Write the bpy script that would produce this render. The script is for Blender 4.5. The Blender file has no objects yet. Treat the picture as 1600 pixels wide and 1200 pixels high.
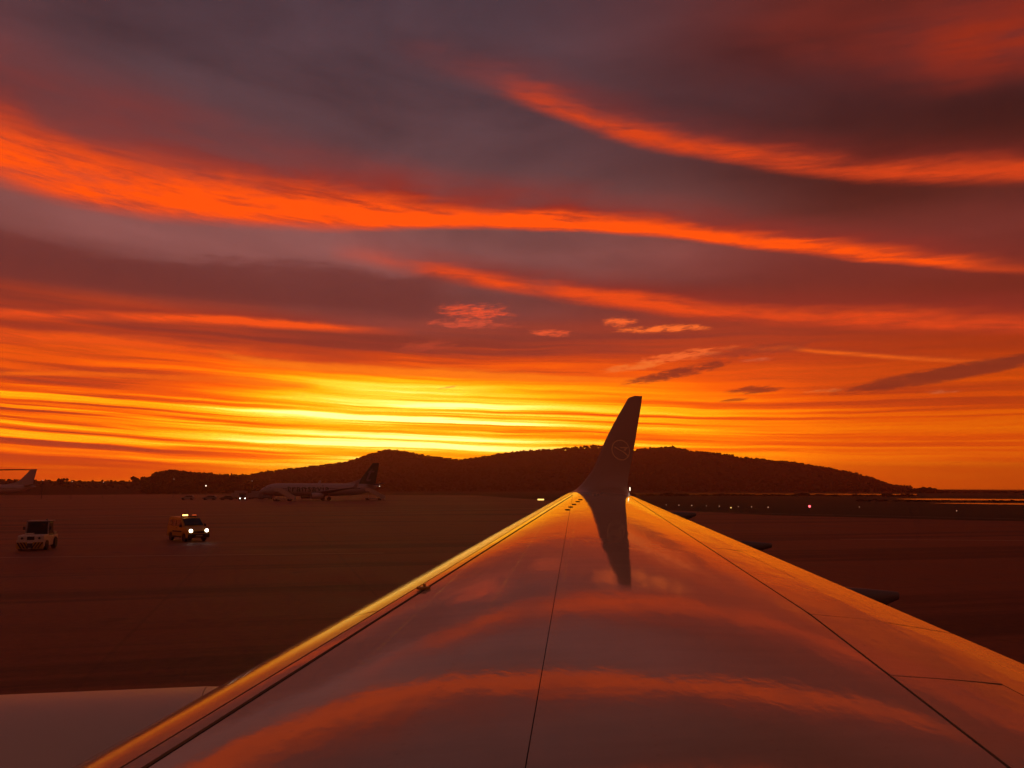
import bpy, bmesh, math, random
import numpy as np
from mathutils import Vector, Matrix, noise as mnoise

R = math.radians
scene = bpy.context.scene
random.seed(7)

# ------------------------------------------------------------------ camera
EYE = 4.05                                   # cabin window height above the apron
cam_data = bpy.data.cameras.new('camera')
cam = bpy.data.objects.new('camera', cam_data)
scene.collection.objects.link(cam)
cam.location = (0, 0, EYE)
cam.rotation_euler = (R(90 + 7.68), 0, 0)
cam_data.sensor_width = 36
cam_data.lens = 27.05
cam_data.clip_start = 0.05
cam_data.clip_end = 60000
scene.camera = cam

# ------------------------------------------------------------------ sky
world = bpy.data.worlds.new('World')
scene.world = world
world.use_nodes = True
WT = world.node_tree
WT.nodes.clear()
world.cycles.sampling_method = 'MANUAL'
world.cycles.sample_map_resolution = 256


class Ex:
    """a value in a node tree; arithmetic on it adds Math nodes"""
    def __init__(self, tree, sock):
        self.t, self.s = tree, sock
    def _m(self, op, *args, clamp=False):
        n = self.t.nodes.new('ShaderNodeMath'); n.operation = op; n.use_clamp = clamp
        for i, a in enumerate(args):
            put(self.t, a, n.inputs[i])
        return Ex(self.t, n.outputs[0])
    def __add__(s, o): return s._m('ADD', s, o)
    __radd__ = __add__
    def __sub__(s, o): return s._m('SUBTRACT', s, o)
    def __rsub__(s, o): return s._m('SUBTRACT', o, s)
    def __mul__(s, o): return s._m('MULTIPLY', s, o)
    __rmul__ = __mul__
    def __truediv__(s, o): return s._m('DIVIDE', s, o)
    def __neg__(s): return s._m('MULTIPLY', s, -1.0)
    def mx(s, o): return s._m('MAXIMUM', s, o)
    def mn(s, o): return s._m('MINIMUM', s, o)
    def sat(s): return s._m('ADD', s, 0.0, clamp=True)
    def pw(s, o): return s._m('POWER', s, o)
    def exp(s): return s._m('EXPONENT', s)
    def abs(s): return s._m('ABSOLUTE', s)

def put(tree, a, sock):
    if isinstance(a, Ex): tree.links.new(a.s, sock)
    elif isinstance(a, (tuple, list)): sock.default_value = tuple(a) + ((1.0,) if len(a) == 3 and len(sock.default_value) == 4 else ())
    else: sock.default_value = a

def smooth(x, a, b):
    n = x.t.nodes.new('ShaderNodeMapRange'); n.interpolation_type = 'SMOOTHSTEP'
    put(x.t, x, n.inputs[0]); put(x.t, a, n.inputs[1]); put(x.t, b, n.inputs[2])
    n.inputs[3].default_value = 0; n.inputs[4].default_value = 1
    return Ex(x.t, n.outputs[0])

def curve(x, pts):
    """smooth function through the points (x, y)"""
    xs = [p[0] for p in pts]; ys = [p[1] for p in pts]
    x0, x1, y0, y1 = min(xs), max(xs), min(ys), max(ys)
    if y1 - y0 < 1e-6: return Ex(x.t, value(x.t, y0))
    n = x.t.nodes.new('ShaderNodeFloatCurve')
    c = n.mapping.curves[0]
    while len(c.points) < len(pts): c.points.new(0.5, 0.5)
    for p, (a, b) in zip(c.points, sorted(pts)):
        p.location = ((a - x0) / (x1 - x0), (b - y0) / (y1 - y0)); p.handle_type = 'AUTO_CLAMPED'
    n.mapping.update()
    put(x.t, ((x - x0) * (1 / (x1 - x0))).sat(), n.inputs['Value'])
    return Ex(x.t, n.outputs[0]) * (y1 - y0) + y0

def value(tree, v):
    n = tree.nodes.new('ShaderNodeValue'); n.outputs[0].default_value = v
    return n.outputs[0]

def xyz(tree, x, y, z):
    n = tree.nodes.new('ShaderNodeCombineXYZ')
    for i, a in enumerate((x, y, z)): put(tree, a, n.inputs[i])
    return Ex(tree, n.outputs[0])

def fbm(v, scale, detail=4, rough=0.55, dist=0.0):
    n = v.t.nodes.new('ShaderNodeTexNoise'); n.noise_dimensions = '3D'
    put(v.t, v, n.inputs['Vector'])
    n.inputs['Scale'].default_value = scale; n.inputs['Detail'].default_value = detail
    n.inputs['Roughness'].default_value = rough; n.inputs['Distortion'].default_value = dist
    return Ex(v.t, n.outputs['Fac'])

def cramp(x, stops, x0=0.0, x1=1.0):
    """colour ramp; the colours may be brighter than 1"""
    n = x.t.nodes.new('ShaderNodeValToRGB')
    e = n.color_ramp.elements
    while len(e) < len(stops): e.new(0.5)
    for i, (p, c) in enumerate(stops):
        e[i].position = (p - x0) / (x1 - x0)
    for i, (p, c) in enumerate(stops):
        e[i].color = (c[0], c[1], c[2], 1)
    put(x.t, ((x - x0) * (1 / (x1 - x0))).sat(), n.inputs[0])
    return Ex(x.t, n.outputs[0])

def cmix(f, a, b, mode='MIX'):
    n = f.t.nodes.new('ShaderNodeMix'); n.data_type = 'RGBA'; n.blend_type = mode
    put(f.t, f, n.inputs[0]); put(f.t, a, n.inputs[6]); put(f.t, b, n.inputs[7])
    return Ex(f.t, n.outputs[2])


HAZE = .00052                                 # density of the dusk air, per metre
SUN_AZ, SUN_EL, SKY = -6.5, -0.8, 1.0        # the sun has just set behind the hill

def build_sky():
    t = WT
    tc = t.nodes.new('ShaderNodeTexCoord')
    sep = t.nodes.new('ShaderNodeSeparateXYZ'); t.links.new(tc.outputs['Generated'], sep.inputs[0])
    X, Y, Z = (Ex(t, sep.outputs[i]) for i in range(3))
    DEG = 180 / math.pi
    az = X._m('ARCTAN2', X, Y) * DEG                          # bearing from the wing tip's side, degrees
    el = Z._m('ARCSINE', Z) * DEG                             # elevation, degrees
    # ---- wind-drawn texture of the cloud sheet: long in bearing, thin in elevation
    wv = xyz(t, az * 0.05, el * 0.16, 3.1)
    warp = (fbm(wv, 1.0, 3) - 0.5)
    tilt = el + az * 0.035                                    # the sheet's streaks dip gently to the right
    el2 = tilt + warp * 1.6
    s_thin = fbm(xyz(t, az * 0.030, el2 * 1.30, 0.3), 1.0, 5, 0.64, 0.15)
    s_mid = fbm(xyz(t, az * 0.024, el2 * 0.42, 7.7), 1.0, 4, 0.5, 0.3)
    s_fine = fbm(xyz(t, az * 0.060, el2 * 3.0, 4.2), 1.0, 4, 0.6)
    s_line = smooth(fbm(xyz(t, az * 0.024, (tilt + warp * .9) * 2.3, 12.6), 1.0, 4, 0.55, 0.1), .37, .60)
    # ---- glow of the set sun behind the hills: scalar g goes from dusky red to pale yellow
    d_l = curve(el, [(-4, .36), (0, .47), (1.5, .49), (3, .49), (5, .47), (7, .47), (8.5, .42), (10, .36), (12, .32), (13.5, .23), (16, .16), (30, .05)])
    d_s = curve(el, [(-4, .62), (0, .74), (1.5, .77), (3, .83), (5, .89), (6.2, .94), (7.2, .84), (8.1, .62), (8.9, .47), (9.8, .345), (11, .30), (14, .25), (17, .20), (30, .05)])
    d_r = curve(el, [(-4, .42), (0, .52), (1.5, .52), (3, .51), (5, .47), (7, .43), (9, .37), (11, .28), (13, .24), (16, .17), (30, .05)])
    wl = smooth(az, -10.0, -29.0)
    wr = smooth(az, -9.0, 27.0).pw(0.72)
    wback = smooth(az.abs(), 50.0, 130.0)
    g0 = d_s * (1 - wl - wr).sat() + d_l * wl + d_r * wr
    low = smooth(el, 14.0, 8.5)
    amp = curve(az, [(-60, .95), (-34, 1.0), (-15, .9), (-4, .95), (8, .75), (20, .42), (34, .28), (60, .3)])
    st = (s_thin - 0.5) * 0.80 + (s_fine - 0.5) * 0.42 * smooth(el, 9.0, 4.0) + (s_line - 0.5) * 0.46 * smooth(el, 7.5, 5.2) * smooth(el, 0.0, 3.0)
    g = g0 + st * amp * (low * 0.85 + 0.06) * (smooth(el, -0.5, 3.5) * .6 + .4) + (s_mid - 0.5) * amp * 0.42 * smooth(el, 16.0, 10.0)
    g = g.mx(low * .31) * (1 - wback * 0.75)
    warm = cramp(g, [(0.00, (.060, .012, .012)), (0.14, (.13, .022, .018)), (0.26, (.27, .036, .020)), (0.38, (.58, .054, .008)),
                     (0.49, (1.0, .112, .002)), (0.60, (1.25, .26, .001)), (0.72, (1.5, .52, .004)), (0.84, (1.65, .80, .040)),
                     (0.94, (1.9, 1.15, .20)), (1.0, (2.2, 1.5, .42))])
    dull = curve(az, [(-60, .85), (-34, .92), (-12, 1.0), (14, .97), (24, .80), (34, .66), (60, .5)])
    dull = dull * (Z.mx(.033)._m('DIVIDE', HAZE * 84, Z.mx(.033)) * .78).exp()     # the air in front of the low sky takes this back
    warm = cmix(Ex(t, value(t, 1.0)), warm, xyz(t, dull, dull, dull), 'MULTIPLY')
    # ---- the cool high sheet
    cool = cramp(el, [(0, (.12, .03, .02)), (10, (.22, .045, .035)), (14, (.165, .050, .046)), (17, (.27, .096, .090)), (20, (.205, .086, .084)),
                      (24, (.112, .055, .062)), (29, (.084, .047, .058)), (35, (.064, .039, .052)), (60, (.048, .033, .046)), (90, (.045, .033, .047))], 0, 90)
    red = cramp(el, [(0, (.10, .02, .012)), (12, (.25, .036, .024)), (16, (.19, .034, .026)), (19, (.090, .019, .014)), (22, (.064, .015, .012)), (27, (.078, .023, .024)), (31, (.10, .018, .014)), (45, (.06, .024, .026)), (90, (.045, .033, .047))], 0, 90)
    cool = cmix(smooth(az, -4.0, 27.0), cool, red)
    cool = cmix(smooth(az, -24.0, -37.0) * 0.25, cool, red)
    veil = (fbm(xyz(t, az * 0.045, el2 * 0.13, 21.0), 1.0, 5, 0.55, 0.4) - 0.5) * 1.5 + 1.0
    cool = cmix(Ex(t, value(t, 1.0)), cool, xyz(t, veil, veil * 0.97 + 0.03, veil * 0.92 + 0.08), 'MULTIPLY')
    dusk = cramp(el, [(0, (.28, .066, .034)), (12, (.24, .062, .036)), (35, (.14, .048, .040)), (90, (.045, .033, .047))], 0, 90)
    cool = cmix(wback, cool, dusk)
    hi = smooth(el + (s_mid - 0.5) * 5.0 + curve(az, [(-60, 2.0), (-34, 1.4), (-20, .4), (-8, -1.4), (6, -1.0), (20, .8), (34, 1.2), (60, 2)]) * -1.0, 10.5, 15.5)
    sky = cmix(hi, warm, cool)

    # ---- lit bands of higher cloud: centre line (bearing, elevation), reach above and below, strength along it
    edge = (fbm(xyz(t, az * 0.10, el * 0.38, 13.0), 1.0, 6, 0.62, 0.5) - 0.5)
    edge2 = (fbm(xyz(t, az * 0.05, el * 0.9, 17.0), 1.0, 5, 0.6, 0.2) - 0.5)
    mott = smooth(fbm(xyz(t, az * 0.085, (el + az * .07) * 0.30, 41.0), 1.0, 5, 0.62, 0.3), .25, .65)
    side = smooth(az.abs(), 58.0, 46.0)
    base_sky = sky
    fibre = smooth(fbm(xyz(t, az * 0.16, (el + az * .075) * 1.35, 51.0), 1.0, 5, 0.66, 0.3), .26, .58) * .78 + .34
    def band(sky, centre, up, down, power, colour, rag=1.0, veilcol=(.30, .030, .020), veil_up=2.2, veil_k=.55):
        c = curve(az, centre)
        u = curve(az, up) if isinstance(up, list) else up
        d = curve(az, down) if isinstance(down, list) else down
        pwr = curve(az, power) * side * (mott * .9 + .52)
        h = el - c + edge * (1.6 * rag) + edge2 * (1.0 * rag)
        hd = el - c + edge * (.5 * rag) + edge2 * (.5 * rag)
        lowcut = smooth(hd, (d * -1.25), (d * -0.15))
        m = lowcut * smooth(h, u, u * -.15).pw(1.45) * fibre
        v = lowcut * smooth(h, u * veil_up, 0.0)
        sky = cmix((v * pwr * veil_k).sat(), sky, veilcol)
        return cmix((m * pwr).sat(), sky, colour)
    # long main band
    sky = band(sky, [(-42.94, 22.11), (-35.00, 20.53), (-27.55, 19.75), (-19.12, 19.82), (-11.73, 19.63), (-4.94, 19.81), (0.00, 19.65), (9.79, 18.85), (19.00, 17.12), (27.26, 15.32), (31.70, 14.24), (37.62, 12.76)],
               [(-60, 4.6), (-34, 4.2), (-20, 3.0), (-10, 2.3), (0, 1.7), (12, 1.4), (34, 1.1)], [(-60, 2.6), (-34, 2.0), (-20, 1.6), (-8, .9), (0, .65), (34, .55)],
               [(-75, 0), (-45, .8), (-34, .88), (-14, 1.15), (-6, 1.3), (10, 1.2), (22, .95), (29, .80), (33, .28), (40, .12), (60, 0)], (1.15, .098, .004), veil_up=2.2, veil_k=.8, rag=1.25)
    # band high on the right
    sky = band(sky, [(-10.13, 31.47), (-2.03, 29.51), (3.03, 27.83), (7.52, 26.19), (12.37, 24.83), (19.28, 22.92), (23.58, 21.74), (27.62, 20.80), (34.90, 19.37), (41.12, 18.18)],
               [(-14, 2.0), (2, 1.7), (10, 1.5), (20, 1.4), (34, 1.6), (60, 1.7)], [(-14, 1.6), (2, 1.1), (10, 1.0), (34, .9)],
               [(-10, 0), (-3, .10), (1, .42), (4, .62), (10, .74), (20, .72), (30, .66), (40, .6), (75, 0)], (.72, .060, .010), 1.25, veil_up=2.0, veil_k=.5)
    # glow in the upper right
    sky = band(sky, [(17.41, 31.45), (24.09, 29.77), (30.14, 28.19), (35.62, 27.52), (41.95, 26.48)], 4.0, 3.2,
               [(12, 0), (22, .14), (28, .20), (35, .55), (50, .5), (85, 0)], (.36, .028, .007), 1.8, veil_k=.35)
    # broad band above the fluffy clouds
    sky = band(sky, [(-11.66, 17.15), (-7.33, 16.39), (0.00, 15.26), (9.67, 13.75), (18.78, 12.24), (25.04, 11.42), (34.17, 10.22), (40.31, 9.36)],
               [(-12, 1.1), (0, .9), (10, 1.0), (34, 1.2)], [(-12, 1.0), (0, .9), (10, .9), (34, .8)],
               [(-14, 0), (-8, .40), (-3, .72), (8, .85), (18, .82), (34, .75), (50, .6), (75, 0)], (.90, .076, .010), .9, veil_k=.8)
    # two bands low on the left
    sky = band(sky, [(-41.86, 10.94), (-34.23, 10.96), (-28.92, 11.30), (-23.01, 11.65), (-16.54, 11.75), (-11.50, 11.63), (-8.67, 11.54)], .42, .5,
               [(-75, 0), (-45, .8), (-34, .88), (-22, .95), (-15, .8), (-11, .45), (-7, 0)], (1.05, .095, .010), .45, veil_k=.6)
    sky = band(sky, [(-41.75, 9.70), (-34.11, 9.39), (-28.81, 9.67), (-22.90, 9.59), (-16.45, 9.38), (-11.43, 9.11)], .9, .55,
               [(-75, 0), (-45, .7), (-34, .82), (-26, .80), (-18, .6), (-12, .25), (-8, 0)], (1.0, .10, .008), .7)
    sky = band(sky, [(-41.49, 6.85), (-33.94, 7.10), (-28.66, 7.42), (-22.79, 7.44), (-17.69, 7.36)], .30, .22,
               [(-75, 0), (-34, .8), (-20, .7), (-14, 0)], (1.15, .16, .006), .4, veil_k=.3)
    sky = band(sky, [(-21.65, 9.45), (-17.76, 8.91), (-11.42, 8.74), (-4.81, 8.55), (2.41, 8.24), (9.54, 8.04), (18.58, 7.64)], .45, .5,
               [(-22, 0), (-17, .6), (-10, .85), (0, .75), (8, .3), (14, 0)], (1.25, .24, .008), .5, veil_k=.4)
    sky = band(sky, [(19.97, 9.82), (22.88, 9.28), (28.73, 8.42), (32.64, 7.93), (37.18, 7.43)], .26, .22,
               [(17, 0), (21, .6), (27, .7), (31, .4), (35, 0)], (1.0, .14, .010), .3, veil_k=.3)
    # dark sheet on the left between the bands
    dk = smooth(el + edge * 3.6 + edge2 * 1.2, 16.0, 15.1) * smooth(el + edge2 * 1.5, 11.9, 13.4) * smooth(az + edge * 8.0, -1.0, -8.0) * smooth(az.abs(), 80.0, 50.0)
    sky = cmix(dk * 0.75, sky, (.150, .034, .031))

    band_sky = sky
    # ---- small torn cirrus, lit from below, and a few dark scraps
    tear = fbm(xyz(t, az * 0.75 + edge2 * 2.0, (el - az * 0.10) * 3.6 + edge * 3.0, 31.0), 1.0, 6, 0.78)
    def scrap(sky, a0, e0, ra, re, slope, colour, k=1.0, lo=.40, hi_=.60, soft=1.0):
        da = (az - a0) * (1 / ra); de = (el - e0 - (az - a0) * slope) * (1 / re)
        r2 = da * da + de * de
        m = smooth(tear + (1 - r2) * .24 * soft, lo + .20, hi_ + .17) * smooth(r2, 1.6, .3)
        return cmix((m * k).sat(), sky, colour)
    for (c, ra, re, sl, col, k) in (
            ([(-2.82, 13.03)], 3.6, .80, -.03, (.95, .095, .032), .85), ([(-3.16, 12.13)], 4.4, .45, -.02, (.95, .11, .045), .6),
            ([(-6.51, 10.42)], 3.0, .55, .10, (.60, .070, .030), .55), ([(3.01, 11.47)], 2.0, .35, -.05, (.98, .115, .035), .95),
            ([(8.11, 12.17)], 1.6, .50, .00, (1.1, .15, .030), 1.0), ([(11.27, 11.55)], 4.3, .36, -.005, (1.2, .19, .030), 1.1),
            ([(12.60, 9.54)], 4.8, .50, .10, (1.1, .17, .032), 1.0), ([(9.09, 8.85)], 3.2, .42, .10, (1.1, .21, .032), .9),
            ([(-4.80, 7.41)], 1.2, .10, .18, (1.3, .52, .08), .9), ([(17.98, 9.03)], 1.5, .2, .0, (.8, .16, .06), .5),
            ([(22.34, 6.66)], 2.0, .2, .0, (1.0, .24, .05), .5), ([(29.50, 6.19)], 1.2, .2, .0, (.8, .18, .06), .5)):
        sky = scrap(sky, c[0][0], c[0][1], ra, re, sl, col, k, .36, .62)
    for (c, ra, re, sl, col, k, lo) in (
            ([(12.24, 8.30)], 4.6, .45, .175, (.17, .026, .018), .95, .30), ([(17.68, 6.91)], 2.2, .34, .03, (.20, .030, .016), .9, .30),
            ([(16.11, 6.23)], 1.3, .13, .05, (.26, .045, .015), .8, .3), ([(30.13, 7.39)], 7.6, .55, .125, (.13, .024, .018), .85, .22),
            ([(17.79, 9.68)], 5.0, .5, .06, (.25, .04, .025), .6, .32)):
        sky = scrap(sky, c[0][0], c[0][1], ra, re, sl, col, k * .85, lo, lo + .26)

    # ---- clear air behind the clouds: physical dusk sky, then everything below the horizon dark
    nish = t.nodes.new('ShaderNodeTexSky'); nish.sky_type = 'NISHITA'; nish.sun_disc = False
    nish.sun_elevation = R(SUN_EL); nish.sun_rotation = R(SUN_AZ)
    nish.altitude = 10; nish.dust_density = 3.0
    def bg(colour, k=SKY):
        n = t.nodes.new('ShaderNodeBackground'); put(t, colour, n.inputs[0]); n.inputs[1].default_value = k
        return n.outputs[0]
    def choose(f, a, b):
        n = t.nodes.new('ShaderNodeMixShader'); put(t, f, n.inputs[0])
        t.links.new(a, n.inputs[1]); t.links.new(b, n.inputs[2])
        return n.outputs[0]
    gt = lambda a, b: a._m('GREATER_THAN', a, b)
    lt = lambda a, b: a._m('LESS_THAN', a, b)
    # cheap where nothing changes: scraps and bands are only worked out where they lie
    in_scrap = gt(el, 5.0) * lt(el, 15.0) * gt(az, -16.0) * lt(az, 42.0)
    in_band = gt(el, -1.0) * lt(el, 48.0) * lt(az.abs(), 58.0)
    top = choose(in_band, bg(base_sky), choose(in_scrap, bg(band_sky), bg(sky)))
    add = t.nodes.new('ShaderNodeAddShader'); t.links.new(top, add.inputs[0])
    t.links.new(bg(Ex(t, nish.outputs[0]), 0.0015), add.inputs[1])
    out = t.nodes.new('ShaderNodeOutputWorld'); t.links.new(add.outputs[0], out.inputs[0])

build_sky()

sun_data = bpy.data.lights.new('sun', 'SUN')
sun_data.energy = 0.2; sun_data.angle = R(2); sun_data.color = (1.0, 0.36, 0.08)
sun = bpy.data.objects.new('sun', sun_data)
scene.collection.objects.link(sun)
_d = Vector((math.sin(R(SUN_AZ)) * math.cos(R(SUN_EL)), math.cos(R(SUN_AZ)) * math.cos(R(SUN_EL)), math.sin(R(SUN_EL))))
sun.rotation_euler = (-_d).to_track_quat('-Z', 'Y').to_euler()
sun.location = (0, 0, 60)

scene.view_settings.view_transform = 'Standard'
scene.view_settings.look = 'None'
scene.view_settings.exposure = 0
scene.view_settings.gamma = 1
scene.view_settings.use_curve_mapping = False

scene.cycles.use_adaptive_sampling = True
scene.cycles.adaptive_threshold = 0.02
scene.cycles.adaptive_min_samples = 8

# ------------------------------------------------------------------ helpers
COL = scene.collection

def tag(o, label=None, cat=None, group=None, kind=None):
    if label: o['label'] = label
    if cat: o['category'] = cat
    if group: o['group'] = group
    if kind: o['kind'] = kind
    return o

def empty(name, loc=(0, 0, 0), rz=0.0):
    o = bpy.data.objects.new(name, None); COL.objects.link(o)
    o.location = loc; o.rotation_euler = (0, 0, rz); o.empty_display_size = 0.3
    return o

class MB:
    """collects faces for one mesh object"""
    def __init__(self): self.v, self.f = [], []
    def add(self, vs, fs):
        n = len(self.v); self.v += [tuple(p) for p in vs]; self.f += [tuple(i + n for i in f) for f in fs]
        return self
    def box(self, c, s, rz=0.0, taper=(1, 1)):
        x, y, z = s[0] / 2, s[1] / 2, s[2] / 2; vs = []
        for k, (dz, tp) in enumerate(((-z, (1, 1)), (z, taper))):
            for dx, dy in ((-x, -y), (x, -y), (x, y), (-x, y)):
                px, py = dx * tp[0], dy * tp[1]
                vs.append((c[0] + px * math.cos(rz) - py * math.sin(rz), c[1] + px * math.sin(rz) + py * math.cos(rz), c[2] + dz))
        return self.add(vs, [(3, 2, 1, 0), (4, 5, 6, 7), (0, 1, 5, 4), (1, 2, 6, 5), (2, 3, 7, 6), (3, 0, 4, 7)])
    def rings(self, rings, close=True, caps=True):
        """skin over a list of rings with equal point counts"""
        n = len(rings[0]); vs = [p for r in rings for p in r]; fs = []
        for i in range(len(rings) - 1):
            for j in range(n if close else n - 1):
                k = (j + 1) % n
                fs.append((i * n + j, i * n + k, (i + 1) * n + k, (i + 1) * n + j))
        if caps:
            fs.append(tuple(range(n - 1, -1, -1))); fs.append(tuple((len(rings) - 1) * n + j for j in range(n)))
        return self.add(vs, fs)
    def tube(self, a, b, r, r2=None, n=10):
        a, b = Vector(a), Vector(b); d = (b - a).normalized()
        u = d.orthogonal().normalized(); w = d.cross(u)
        r2 = r if r2 is None else r2
        ring = lambda p, q: [tuple(p + (u * math.cos(2 * math.pi * k / n) + w * math.sin(2 * math.pi * k / n)) * q) for k in range(n)]
        return self.rings([ring(a, r), ring(b, r2)])
    def lathe(self, prof, axis='x', c=(0, 0, 0), n=24):
        """profile of (along, radius) turned round an axis"""
        rings = []
        for (l, r) in prof:
            ring = []
            for k in range(n):
                ca, sa = math.cos(2 * math.pi * k / n) * r, math.sin(2 * math.pi * k / n) * r
                ring.append({'x': (c[0] + l, c[1] + ca, c[2] + sa), 'y': (c[0] + ca, c[1] + l, c[2] + sa), 'z': (c[0] + ca, c[1] + sa, c[2] + l)}[axis])
            rings.append(ring)
        return self.rings(rings)
    def poly(self, pts, off):
        """flat outline with thickness: pts plus the vector off"""
        n = len(pts); off = Vector(off)
        vs = [tuple(p) for p in pts] + [tuple(Vector(p) + off) for p in pts]
        fs = [tuple(range(n - 1, -1, -1)), tuple(range(n, 2 * n))] + [(j, (j + 1) % n, n + (j + 1) % n, n + j) for j in range(n)]
        return self.add(vs, fs)
    def build(self, name, mat, parent=None, smooth=False, bevel=0.0):
        me = bpy.data.meshes.new(name); me.from_pydata(self.v, [], self.f); me.update()
        bm = bmesh.new(); bm.from_mesh(me); bmesh.ops.recalc_face_normals(bm, faces=bm.faces); bm.to_mesh(me); bm.free()
        o = bpy.data.objects.new(name, me); COL.objects.link(o); o.parent = parent
        me.materials.append(mat)
        if smooth:
            me.polygons.foreach_set('use_smooth', [True] * len(me.polygons))
            me.set_sharp_from_angle(angle=R(38))
        if bevel:
            b = o.modifiers.new('bevel', 'BEVEL'); b.width = bevel; b.segments = 2; b.limit_method = 'ANGLE'
        return o

def copy_thing(o, parent=None, mats=None):
    c = o.copy(); COL.objects.link(c); c.parent = parent
    for ch in [k for k in bpy.data.objects if k.parent == o]: copy_thing(ch, c)
    return c

# ------------------------------------------------------------------ materials
def material(name, colour, rough=0.5, metal=0.0, spec=0.5, var=0.0, scale=3.0, bump=0.0, bscale=20.0, emit=None, ior=None, coat=0.0, stretch=(1, 1, 1)):
    m = bpy.data.materials.new(name); m.use_nodes = True
    t = m.node_tree; p = t.nodes['Principled BSDF']
    p.inputs['Base Color'].default_value = tuple(colour) + (1,)
    p.inputs['Roughness'].default_value = rough; p.inputs['Metallic'].default_value = metal
    p.inputs['Specular IOR Level'].default_value = spec
    p.inputs['Coat Weight'].default_value = coat; p.inputs['Coat Roughness'].default_value = 0.06
    if ior: p.inputs['IOR'].default_value = ior
    if emit:
        p.inputs['Emission Color'].default_value = tuple(emit[0]) + (1,); p.inputs['Emission Strength'].default_value = emit[1]
    if var or bump:
        tc = t.nodes.new('ShaderNodeTexCoord'); mp = t.nodes.new('ShaderNodeMapping'); mp.inputs['Scale'].default_value = stretch
        t.links.new(tc.outputs['Object'], mp.inputs[0]); v = Ex(t, mp.outputs[0])
    if var:
        n = fbm(v, scale, 6, 0.6)
        k = (n - 0.5) * (2 * var) + 1.0
        col = cmix(Ex(t, value(t, 1.0)), tuple(colour), xyz(t, k, k, k), 'MULTIPLY'); t.links.new(col.s, p.inputs['Base Color'])
        put(t, ((n - 0.5) * (var * .6) + rough).sat(), p.inputs['Roughness'])
    if bump:
        b = t.nodes.new('ShaderNodeBump'); b.inputs['Strength'].default_value = 1.0; b.inputs['Distance'].default_value = bump
        put(t, fbm(v, bscale, 3, 0.5), b.inputs['Height']); t.links.new(b.outputs[0], p.inputs['Normal'])
    return m

def wing_material(name, colour, rough, ripple, ior=None):
    """gloss paint over thin sheet metal: slight unevenness, rows of fasteners, streaks of grime"""
    m = bpy.data.materials.new(name); m.use_nodes = True
    t = m.node_tree; p = t.nodes['Principled BSDF']
    tc = t.nodes.new('ShaderNodeTexCoord'); sep = t.nodes.new('ShaderNodeSeparateXYZ'); t.links.new(tc.outputs['Object'], sep.inputs[0])
    x, y, z = (Ex(t, sep.outputs[i]) for i in range(3))
    grime = fbm(xyz(t, x * 0.5, y * 3.0, 0.0), 1.6, 6, 0.62)           # streaks run with the airflow
    blot = fbm(xyz(t, x, y, 3.0), 0.7, 4, 0.5)
    k = (grime - 0.5) * 0.34 + (blot - 0.5) * 0.20 + 1.0
    col = cmix(Ex(t, value(t, 1.0)), tuple(colour), xyz(t, k, k * .99, k * .97), 'MULTIPLY'); t.links.new(col.s, p.inputs['Base Color'])
    put(t, ((grime - 0.45) * 0.06 + rough).mx(0.03), p.inputs['Roughness'])
    p.inputs['IOR'].default_value = ior or WING_IOR
    # oil-canning between stringers and ribs, and fine orange peel
    h = fbm(xyz(t, x * 1.2 - y * .35, y * 0.45, 0), 3.2, 2, 0.4) * ripple + fbm(xyz(t, x * 1.4, y * 1.0, 5.0), 13.0, 2, 0.5) * (ripple * 0.15)
    # fastener rows every 24 cm across the chord
    row = (x - y * 0.40)
    fr = row._m('FRACT', row * (1 / 0.48)) ; fy = y._m('FRACT', y * (1 / 0.085))
    dx = (fr - 0.5) * 0.48; dy = (fy - 0.5) * 0.085
    dot = smooth((dx * dx + dy * dy), 0.000075, 0.000030)
    h = h - dot * 0.00018
    col = cmix(dot * .16, col, (.10, .08, .06)); t.links.new(col.s, p.inputs['Base Color'])
    b = t.nodes.new('ShaderNodeBump'); b.inputs['Strength'].default_value = 1.0; b.inputs['Distance'].default_value = 1.0
    put(t, h, b.inputs['Height']); t.links.new(b.outputs[0], p.inputs['Normal'])
    return m

WING_IOR = 1.48
M = {}
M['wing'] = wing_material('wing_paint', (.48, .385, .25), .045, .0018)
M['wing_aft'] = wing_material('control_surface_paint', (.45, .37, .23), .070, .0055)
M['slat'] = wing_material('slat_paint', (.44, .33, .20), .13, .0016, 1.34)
M['gap'] = material('gap_dark', (.030, .024, .020), .7, var=.3)
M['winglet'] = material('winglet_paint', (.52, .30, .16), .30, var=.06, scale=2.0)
M['logo'] = material('logo_yellow', (.95, .66, .26), .4, var=.05)
M['cowl'] = material('cowl_paint', (.70, .62, .46), .45, var=.10, scale=1.6, spec=.3)
M['fairing'] = material('fairing_paint', (.15, .125, .10), .35, var=.12, scale=2)
M['steel'] = material('bare_metal', (.45, .44, .43), .35, metal=.9, var=.15)
M['rubber'] = material('rubber', (.018, .017, .017), .75, var=.25, scale=8)
M['glass'] = material('dark_glass', (.010, .011, .012), .06, ior=1.5)
M['white'] = material('white_paint', (.44, .41, .38), .35, var=.08, scale=1.2)
M['offwhite'] = material('dirty_white_paint', (.33, .30, .26), .5, var=.22, scale=2.5)
M['tug'] = material('tug_cream_paint', (.60, .52, .38), .5, var=.2, scale=2.5)
M['green'] = material('green_paint', (.040, .095, .060), .4, var=.06)
M['yellow'] = material('yellow_paint', (.46, .25, .016), .38, var=.10, scale=2.0)
M['black'] = material('black_plastic', (.020, .019, .018), .55, var=.2, scale=6)
M['darkgrey'] = material('dark_grey_paint', (.045, .044, .043), .45, var=.2, scale=3)
M['grey'] = material('grey_paint', (.20, .19, .185), .45, var=.15, scale=2)
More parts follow.
